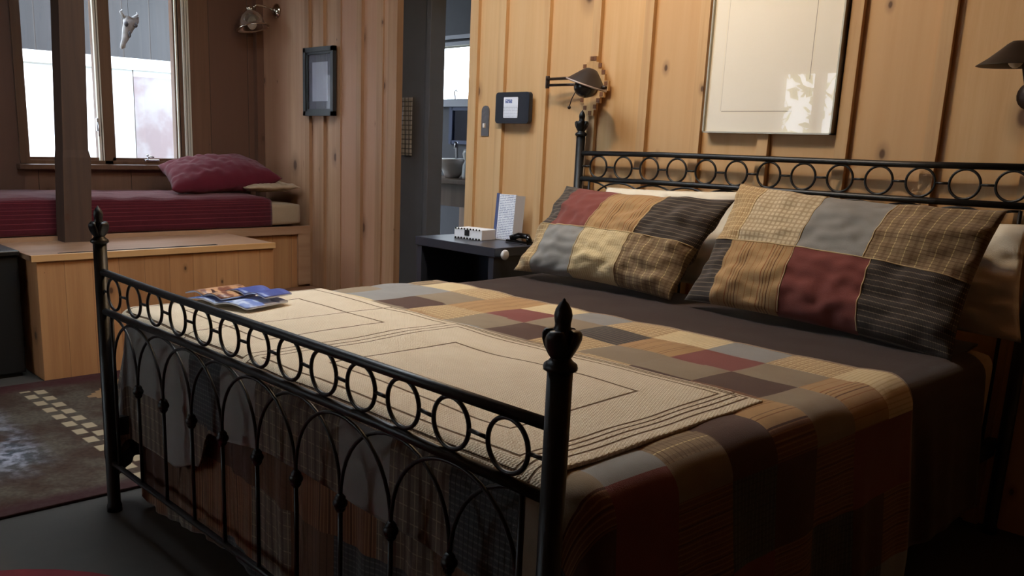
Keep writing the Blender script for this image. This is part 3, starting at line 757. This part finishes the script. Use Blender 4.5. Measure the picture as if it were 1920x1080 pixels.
m3=pagemat('magazine_blue_cover',(70,84,150),(90,104,170),(225,228,238),5.)
pp=plain('magazine_paper',(205,212,228),.5)
magazine('magazine',-.81,.38,.30,.28,.19,.693,m2,pp,'lower open magazine with pale blue pages on the throw')
magazine('magazine',-.88,.38,.22,.18,.19,.709,m1,pp,'open magazine showing a brown photograph on top of the pile')
magazine('magazine',-.79,.45,.25,.19,.12,.716,m3,pp,'blue-covered magazine lying at the back of the pile')

# ------------------------------------------------------------------ nightstand and things on it
ns=empty('nightstand','black nightstand with open front between doorway and bed','nightstand',loc=(-1.41,2.0,0))
bl=plain('satin_black_wood',(50,54,64),.28,nz=.15,nsc=30)
NX0,NX1,NY0,NY1=-1.70,-1.115,1.85,2.235
P(MB().bbox(NX0,NX1,NY0,NY1,.715,.758,.003).build('top',bl),ns)
for x in (NX0+.012,NX1-.045): P(MB().box(x,x+.034,NY0+.005,NY0+.045,0.001,.715).build('leg',bl),ns)
for x in (NX0+.012,NX1-.045): P(MB().box(x,x+.034,NY1-.05,NY1-.01,0.001,.715).build('leg',bl),ns)
P(MB().box(NX0+.02,NX1-.02,NY1-.02,NY1-.008,.3,.715).build('back_panel',bl),ns)
P(MB().box(NX0+.02,NX0+.03,NY0+.02,NY1-.01,.3,.715).build('side_panel',bl),ns); P(MB().box(NX1-.02,NX1-.012,NY0+.045,NY1-.01,.3,.715).build('side_panel',bl),ns)
P(MB().box(NX0+.02,NX1-.02,NY0+.02,NY1-.01,.44,.46).build('shelf',bl),ns)
P(MB().lathe([(.006,0),(.007,.008),(.018,.012),(.0235,.02),(.0235,.027),(.016,.032),(.0001,.033)],(NX1-.002,1.895,.728),18,0,rotmat((1,0,0))).build('knob',plain('clear_crystal_knob',(210,212,215),.15)),ns)
wb=empty('white_box','small white box with scalloped black trim on the nightstand','box',loc=(-1.46,2.05,.758)); wb.rotation_euler=(0,0,.14)
wm=plain('white_card',(235,238,244),.5); bk=plain('black_card',(12,12,14),.5)
MB().bbox(-.105,.075,-.05,.06,0,.052,.003).build('body',wm,wb)
s=MB(); s.box(-.035,-.005,-.053,-.049,.018,.046)
for k in range(9):
    x=-.098+.0192*k; s.lathe([(.0055,0),(.0055,.003)],(x+.004,-.0535,.004 if k%1==0 else .05),10,0,rotmat((0,1,0)))
    s.lathe([(.0045,0),(.0045,.003)],(x+.004,-.0535,.0505),10,0,rotmat((0,1,0)))
s.build('slot_and_scallops',bk,wb)
# booklet
lb=empty('booklet','white booklet with rows of print standing on the nightstand against the wall','booklet',loc=(-1.37,2.165,.758)); lb.rotation_euler=(math.radians(-6),0,.25)
def printmat():
    t=NT('printed_page'); u=t.sep(t.coords('Object'))
    f=t.math('FRACT',t.math('DIVIDE',u[2],.0085)); ln=t.math('GREATER_THAN',f,.58)
    n=t.noise(t.comb(t.math('MULTIPLY',u[0],170.),t.math('FLOOR',t.math('DIVIDE',u[2],.0085)),0.),1.,1); g=t.math('GREATER_THAN',n,.44)
    mg=t.sstep(t.math('ABSOLUTE',u[0]),.046,.044); mm=t.math('MULTIPLY',t.math('MULTIPLY',ln,g),t.math('MULTIPLY',mg,.75))
    return t.base(t.mix(mm,srgb(232,238,248),srgb(90,110,160)),.5)
MB().box(-.05,.045,-.012,.0,0,.225).build('front_page',printmat(),lb)
MB().box(-.066,-.05,-.014,.002,0,.228).build('spine',plain('blue_spine',(70,84,130),.5),lb)
MB().prism([(.045,-.012,0),(.075,.03,0),(.07,.035,0),(.04,.0,0)],(0,0,.222)).build('back_cover',plain('grey_back_cover',(190,190,195),.5),lb)
ck=empty('telephone','small black telephone with chrome edge beside the booklet','telephone',loc=(-1.21,2.14,.758))
MB().prism([(-.07,-.06,0),(.07,-.06,0),(.07,-.055,.018),(.07,.04,.045),(-.07,.04,.045),(-.07,-.055,.018)][:2]+[(.07,.05,0),(-.07,.05,0)],(0,0,.016)).build('base',plain('black_plastic',(14,14,16),.2),ck)
MB().tube([(-.065,-.035,.02),(-.03,-.01,.036),(.03,-.01,.036),(.065,-.035,.02)],.014,12).build('handset',plain('black_gloss',(10,10,12),.12),ck)
MB().box(-.071,.071,-.062,-.058,.002,.006).build('chrome_edge',M['metal'],ck)

# ------------------------------------------------------------------ things on the back wall
# switch plate
sw=empty('switch_plate','arched hammered metal switch plate by the bathroom doorway','switch',loc=(-1.672,B0,1.34))
pl=[(-.028,0,-.075),(.028,0,-.075),(.028,0,.045)]+[(.028*math.cos(a),0,.05+.028*math.sin(a)) for a in [PI*k/10 for k in range(11)]]+[(-.028,0,.045)]
MB().prism([(x,-.006,z) for x,y,z in pl],(0,.006,0)).build('plate',plain('hammered_pewter',(150,148,152),.4,.9,nz=.5,nsc=60,bump=.6),sw)
MB().bbox(-.006,.006,-.018,-.005,-.035,-.012,.002).build('toggle',plain('ivory_toggle',(215,210,205),.4),sw)
# framed notice
fr=empty('framed_notice','square black framed notice with a small printed card beside the switch plate','frame',loc=(-1.437,B0-.022,1.405))
def rrect(x0,x1,z0,z1,r,y,n=6):
    p=[]
    for cx,cz,a0 in ((x1-r,z0+r,-PI/2),(x1-r,z1-r,0),(x0+r,z1-r,PI/2),(x0+r,z0+r,PI)):
        for k in range(n+1): a=a0+PI/2*k/n; p.append((cx+r*math.cos(a),y,cz+r*math.sin(a)))
    return p
MB().prism(rrect(-.118,.118,-.077,.074,.018,-.024),(0,.024,0)).build('frame',plain('matte_black_frame',(36,40,50),.45),fr)
def cardmat():
    t=NT('notice_card'); u=t.sep(t.coords('Object'))
    f=t.math('FRACT',t.math('DIVIDE',t.math('ADD',u[2],.5),.0075)); n=t.noise(t.comb(t.math('MULTIPLY',u[0],260.),t.math('FLOOR',t.math('DIVIDE',u[2],.0075)),0.),1.,1)
    tx=t.math('MULTIPLY',t.math('MULTIPLY',t.math('GREATER_THAN',f,.55),t.math('GREATER_THAN',n,.45)),t.math('LESS_THAN',u[2],.008))
    hd=t.math('MULTIPLY',t.sstep(t.math('ABSOLUTE',t.math('SUBTRACT',u[2],.030)),.010,.008),t.sstep(t.math('ABSOLUTE',t.math('ADD',u[0],.022)),.026,.022))
    c=t.mix(t.math('MULTIPLY',tx,.5),srgb(232,238,250),srgb(110,120,150)); c=t.mix(t.math('MULTIPLY',hd,t.math('GREATER_THAN',t.noise(t.coords(),160.,2),.42)),c,srgb(90,110,170))
    return t.base(c,.4)
MB().prism(rrect(-.058,.042,-.05,.05,.005,-.026,3),(0,.003,0)).build('card',cardmat(),fr)
# small framed picture left of doorway
pf=empty('framed_picture','black framed picture with grey mat on the wall left of the doorway','picture',loc=(-3.19,B0-.022,1.573))
k=plain('black_picture_frame',(34,38,40),.4)
x0,x1,z0,z1=-.178,.168,-.21,.21
b=MB(); 
for a,bb,y in ((0,.028,-.028),(.028,.042,-.020)):
    b.box(x0+a,x1-a,y,0,z0+a,z0+bb); b.box(x0+a,x1-a,y,0,z1-bb,z1-a); b.box(x0+a,x0+bb,y,0,z0+a,z1-a); b.box(x1-bb,x1-a,y,0,z0+a,z1-a)
b.build('frame',k,pf)
MB().box(x0+.04,x1-.04,-.008,-.004,z0+.04,z1-.04).build('mat_board',plain('grey_mat_board',(88,90,100),.7,nz=.3,nsc=30),pf)
MB().box(x0+.085,x1-.085,-.010,-.006,z0+.09,z1-.09).build('print',pagemat('picture_print',(168,170,182),(150,152,165),(110,112,130),9.),pf)
MB().box(x0+.04,x1-.04,-.014,-.012,z0+.04,z1-.04).build('glass',M['glass'],pf)
# big framed print
bp=empty('framed_print','large pale print in thin silver frame above the headboard, window mirrored in its glass','picture',loc=(-.05,2.24,1.30))
ax0,ax1,az1=-.275,.277,.80
sil=plain('silver_frame',(190,188,178),.35,.3)
b=MB(); b.box(ax0,ax1,0,.042,0,.006); b.box(ax0,ax0+.006,0,.042,0,az1); b.box(ax1-.006,ax1,0,.042,0,az1); b.box(ax0,ax1,0,.042,az1-.006,az1); b.box(ax0,ax1,.034,.042,0,az1)
b.build('frame',sil,bp)
def artmat():
    t=NT('pale_print_paper'); u=t.sep(t.coords('Object')); n=t.noise(t.coords(),3.,3)
    c=t.mix(t.math('MULTIPLY',n,.3),srgb(250,248,238),srgb(238,232,214))
    def vline(a,x,z0,z1,w=.0016):
        s_=t.sstep(t.math('ABSOLUTE',t.math('SUBTRACT',u[a],x)),w*.5,w,1.,0.); o=u[2-a]
        return t.math('MULTIPLY',s_,t.math('MULTIPLY',t.math('GREATER_THAN',o,z0),t.math('LESS_THAN',o,z1)))
    # plate mark: thin drawn rectangle
    l=t.math('MAXIMUM',vline(2,.085,-.20,.11),t.math('MAXIMUM',t.math('MULTIPLY',vline(0,-.203,.085,.75),.4),vline(0,.165,.2,.75)))
    hi=t.math('MAXIMUM',vline(2,.079,-.20,.16),t.math('MAXIMUM',vline(0,-.209,.08,.75),vline(0,.171,.08,.75)))
    c=t.mix(t.math('MULTIPLY',hi,.5),c,srgb(245,238,215)); c=t.mix(t.math('MULTIPLY',l,.7),c,srgb(96,80,58))
    return t.base(c,.7)
MB().box(ax0+.006,ax1-.006,.012,.02,.006,az1-.006).build('print',artmat(),bp)
MB().box(ax0+.006,ax1-.006,.003,.006,.006,az1-.006).build('glass',M['glass'],bp)

# stepped wooden wall plaque behind the swing lamp
pq=[]
steps=[(.0,.13),(.022,.13),(.022,.105),(.036,.105),(.036,.075),(.055,.075),(.055,.05),(.075,.05),(.075,.022),(.098,.022)]
qr=[(x,z) for x,z in steps]+[(x,-z) for x,z in steps[::-1]]
out=[(x,0,z) for x,z in qr if x>0 or True]; out=[p for p in out if p[0]>=.0]
left=[(-x,0,z) for x,y,z in out[::-1] if x>0]; loop=[p for p in out if p[0]>0]+left
plq=empty('wall_plaque','stepped diamond wooden plaque with brown checks behind the swing-arm lamp','plaque',loc=(-.937,B0-.024,1.497))
MB().prism([(x,-.014,z) for x,y,z in loop],(0,.014,0)).build('board',wood('plaque_wood',(212,176,124),(188,146,96),'X',1.,'Z',0.,knot=.2),plq)
inl=plain('dark_brown_inlay',(110,70,42),.6)
for x,z in ((.085,.01),(.085,-.012),(.062,-.036),(.045,-.062),(.028,-.09),(.0,-.118),(-.03,-.095),(-.05,-.06),(-.066,.06),(-.045,.088),(-.004,.121),(.012,.121),(.045,.09),(.066,.06)):
    MB().box(x-.009,x+.009,-.0165,-.012,z-.009,z+.009).build('check',inl,plq)
# swing lamp
dk=plain('oil_rubbed_bronze',(52,42,38),.35,.5)
sl=empty('swing_arm_lamp','bronze swing-arm wall lamp with cone shade on the stepped plaque','lamp',loc=(-.93,2.24,1.5))
P(MB().lathe([(.04,0),(.04,.008),(.02,.015),(.02,.02)],(-.93,2.242,1.50),20,0,rotmat((0,-1,0))).build('wall_mount',dk),sl)
P(MB().tube([(-.93,2.23,1.533),(-1.165,2.20,1.531)],.0065,10).tube([(-.93,2.23,1.505),(-1.165,2.20,1.503)],.0065,10).build('arm',dk),sl)
P(MB().lathe([(.009,-.028),(.010,-.024),(.010,.024),(.009,.028)],(-1.168,2.20,1.517),14).build('pivot',dk),sl)
P(MB().tube([(-1.165,2.192,1.531),(-.98,2.155,1.529),(-.86,2.11,1.525)],.0055,10).build('outer_arm',dk),sl)
ax=rotmat((-.30,-.12,-1)); cc=Vector((-.838,2.10,1.5))
shade=MB().lathe([(.014,-.062),(.026,-.058),(.045,-.040),(.072,-.012),(.090,.006),(.093,.010),(.089,.011),(.070,-.006),(.044,-.032),(.0,-.050)],cc,28,0,ax,caps=False)
P(shade.build('shade',plain('bronze_shade',(44,38,36),.45,.1)),sl)
P(MB().tube([cc+ax@Vector((.091*math.cos(a),.091*math.sin(a),.008)) for a in [2*PI*k/40 for k in range(40)]],.004,8,closed=True).build('shade_rim',plain('pale_rim',(170,160,155),.4,.3)),sl)
P(MB().ball(cc+ax@Vector((0,0,.018)),.052,0,20,(1,1,.9)).build('bulb_cover',plain('dark_glass_globe',(28,28,30),.25)),sl)
P(MB().tube([(-.885,2.08,1.46),(-.905,2.08,1.43),(-.915,2.08,1.40)],.0022,6).ball((-.916,2.08,1.395),.008).build('pull_chain',dk),sl)
P(MB().lathe([(.006,0),(.009,.01),(.006,.03)],cc+Vector((.085,0,-.02)),10,0,rotmat((1,-.2,-.1))).build('switch_knob',dk),sl)
# right wall lamp
rl=empty('wall_lamp','black cone-shaded wall lamp at the right above the headboard','lamp',loc=(.86,2.25,1.45))
P(MB().lathe([(.045,0),(.045,.01),(.02,.018)],(.865,2.259,1.43),20,0,rotmat((0,-1,0))).build('wall_mount',dk),rl)
P(MB().tube([(.865,2.25,1.43),(.865,2.18,1.46),(.862,2.13,1.53)],.007,10).build('arm',dk),rl)
P(MB().lathe([(.001,.074),(.016,.072),(.028,.064),(.045,.048),(.075,.022),(.104,.002),(.106,0),(.103,.0),(.07,.016),(.04,.036),(0,.055)],(.851,2.10,1.508),32,caps=False).build('shade',plain('matte_black_shade',(26,22,20),.5)),rl)
P(MB().ball((.851,2.10,1.528),.022,0,16,(1,1,1.2)).build('bulb',plain('frosted_bulb',(230,225,215),.3)),rl)
# left glass wall lamp
gl=empty('glass_wall_lamp','clear glass bell wall lamp in the corner above the daybed','lamp',loc=(-3.78,2.27,2.05))
ch=plain('polished_chrome',(205,200,190),.15,1.)
P(MB().lathe([(.048,0),(.048,.008),(.03,.02),(.012,.03)],(-3.765,2.281,2.045),22,0,rotmat((0,-1,0))).build('wall_mount',ch),gl)
P(MB().tube([(-3.765,2.26,2.045),(-3.78,2.20,2.065),(-3.785,2.14,2.07),(-3.79,2.12,2.05)],.008,10).build('arm',ch),gl)
gb=NT('bell_glass'); gb.base(srgb(200,195,185),.08); gb.b.inputs['Transmission Weight'].default_value=.9; gb.b.inputs['IOR'].default_value=1.3
gax=rotmat((-.22,-.1,1)); gc=Vector((-3.80,2.12,1.925))
P(MB().lathe([(.012,.115),(.03,.112),(.042,.10),(.055,.09),(.068,.075),(.078,.045),(.084,.018),(.108,.0),(.111,-.004),(.106,-.004),(.081,.014),(.073,.045),(.062,.072),(.045,.085),(.02,.105)],gc,32,0,gax,caps=False).build('bell_shade',gb.mat),gl)
P(MB().tube([gc+gax@Vector((.109*math.cos(a),.109*math.sin(a),-.002)) for a in [2*PI*k/40 for k in range(40)]],.0035,8,closed=True).build('shade_rim',ch),gl)
P(MB().lathe([(.02,.11),(.022,.13),(.015,.14),(.001,.145)],gc,18,0,gax).ball(gc+gax@Vector((-.03,0,.115)),.008).ball(gc+gax@Vector((.03,0,.115)),.008).build('shade_holder',ch),gl)
P(MB().ball(gc+gax@Vector((0,0,.03)),.032,0,16,(1,1,1.3)).build('bulb',plain('pale_bulb',(220,215,205),.3)),gl)

# ------------------------------------------------------------------ outside
g=plain('outside_ground',(120,118,100),.9)
struct(MB().box(-30,30,-30,30,-.6,-.14).build('ground_outside',g))
fw=NT('white_board_fence'); u=fw.sep(fw.coords()); 
f_=fw.math('FRACT',fw.math('DIVIDE',fw.math('SUBTRACT',u[1],2.60-.31),.62)); ln=fw.sstep(fw.math('ABSOLUTE',fw.math('SUBTRACT',f_,.5)),.006,.010,1.,0.)
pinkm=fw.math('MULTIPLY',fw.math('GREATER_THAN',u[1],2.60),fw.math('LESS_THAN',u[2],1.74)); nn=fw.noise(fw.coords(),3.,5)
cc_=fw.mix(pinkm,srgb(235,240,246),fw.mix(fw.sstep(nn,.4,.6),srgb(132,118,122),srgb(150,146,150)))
cc_=fw.mix(fw.math('MULTIPLY',ln,.95),cc_,srgb(50,44,42)); fw.base(cc_,.8)
fe=empty('white_fence','tall white board fence seen outside the left window','fence',loc=(-7,2,0))
P(MB().box(-7.05,-7,-3,4.5,-.14,1.82).build('board_panel',fw.mat),fe)
P(MB().box(-7.06,-6.97,-3,4.5,1.80,1.905).build('cap_rail',plain('fence_cap_white',(240,244,250),.7)),fe)
shd=empty('dark_shed','dark grey shed wall rising behind the white fence','shed',loc=(-8.2,2,0))
P(MB().box(-8.3,-8.2,-4,4.7,-.14,4.2).build('wall',wood('shed_boards',(50,49,53),(40,40,44),'Y',.3,'Z',0.,gap=.01,knot=.3)),shd)
P(MB().prism([(-8.2,-4,4.2),(-8.2,4.7,4.2),(-7.2,4.7,3.2),(-7.2,-4,3.2)],(0,0,.06)).build('eaves',plain('shed_eaves',(62,58,56),.8)),shd)
# animal skull hanging outside the right pane
sk_=empty('animal_skull','pale animal skull hanging outside the right window pane','skull',loc=(-4.6,1.6,1.9))
skm=plain('weathered_bone',(150,150,152),.8,nz=.9,nsc=45)
SX=-4.6; cy,cz=1.595,1.90
b=MB()
pr=[(.085,.045),(.070,.058),(.045,.050),(.015,.040),(-.02,.033),(-.055,.026),(-.085,.020),(-.11,.017),(-.12,.008)]
vs=[];fs=[];n=14
for z,r in pr:
    for j in range(n):
        a=2*PI*j/n; y_=r*math.cos(a); x_=r*.55*math.sin(a)
        zz=z+ (.02*abs(math.cos(a)) if z>.08 else 0)
        q_=Vector((SX+x_,cy+y_+zz*.38,cz+zz)); q_+=Vector((0,1,.3))*.012*nz(q_.y*40,q_.z*40,1)
        vs.append(q_)
for i in range(len(pr)-1):
    for j in range(n): fs.append((i*n+j,i*n+(j+1)%n,(i+1)*n+(j+1)%n,(i+1)*n+j))
fs+= [tuple(range(n)),tuple((len(pr)-1)*n+j for j in range(n))[::-1]]
b.add(vs,fs,0,True); P(b.build('cranium',skm),sk_)
P(MB().ball((SX+.022,cy-.016,cz+.045),.015,0,10,(.6,1,1.2)).ball((SX+.022,cy+.050,cz+.045),.015,0,10,(.6,1,1.2)).ball((SX+.02,cy+.006,cz-.02),.012,0,10,(.6,.8,1.9)).build('eye_socket',plain('dark_socket',(60,60,66),.9)),sk_)
P(MB().tube([(SX,cy-.02,cz+.09),(SX,cy-.045,cz+.125),(SX,cy-.03,cz+.14)],[.012,.008,.003],8).tube([(SX,cy+.04,cz+.09),(SX,cy+.075,cz+.115),(SX,cy+.07,cz+.135)],[.012,.008,.003],8).build('horn_stub',skm),sk_)
P(MB().tube([(SX,cy+.01,cz+.09),(SX,cy+.01,cz+1.2)],.0015,5).build('hanging_cord',dk),sk_)
# shrubs outside the front window
def shrub(x,y,z,r,label):
    e=empty('shrub',label,'shrub',loc=(x,y,-.14))
    vs=[];fs=[]
    for k in range(400):
        a=random.random()*2*PI; c_=random.uniform(-1,1); rr=r*(.7+.3*random.random()); s_=math.sqrt(1-c_*c_)
        p=Vector((rr*s_*math.cos(a),rr*s_*math.sin(a),z+rr*c_*1.1)); d=Vector((random.uniform(-1,1),random.uniform(-1,1),random.uniform(-1,1))).normalized(); e2=d.orthogonal().normalized(); l=.12
        i=len(vs); vs+= [p-d*l,p+e2*l*.5,p+d*l,p-e2*l*.5]; fs.append((i,i+1,i+2,i+3))
    linkmesh('foliage',vs,fs,plain('shrub_leaves',(196,216,150),.7,nz=.5,nsc=3),e,[0]*len(fs))
    MB().tube([(0,0,0),(0,0,z)],.06,8).build('stem',plain('shrub_bark',(90,70,50),.9),e)
shrub(-4.4,-7.2,1.9,1.2,'leafy green shrub outside the window behind the viewer, mirrored in the print')

# ------------------------------------------------------------------ light
W=bpy.data.worlds.new('world'); S.world=W; W.use_nodes=True
bg=W.node_tree.nodes['Background']; bg.inputs[0].default_value=(.80,.90,1.0,1); bg.inputs[1].default_value=17.0
def lamp(name,typ,loc,power,color,size=.1,**k):
    l=bpy.data.lights.new(name,typ); l.energy=power; l.color=color
    if typ=='POINT': l.shadow_soft_size=size
    o=bpy.data.objects.new(name,l); COL.objects.link(o); o.location=loc
    for a,v in k.items(): setattr(l,a,v)
    return o
lamp('ceiling_lamp','POINT',(-.42,1.20,2.50),62,(1,.72,.41),.045)
S.view_settings.view_transform='Standard'; S.view_settings.look='None'; S.view_settings.gamma=1; S.view_settings.use_curve_mapping=False
S.view_settings.exposure=-.42
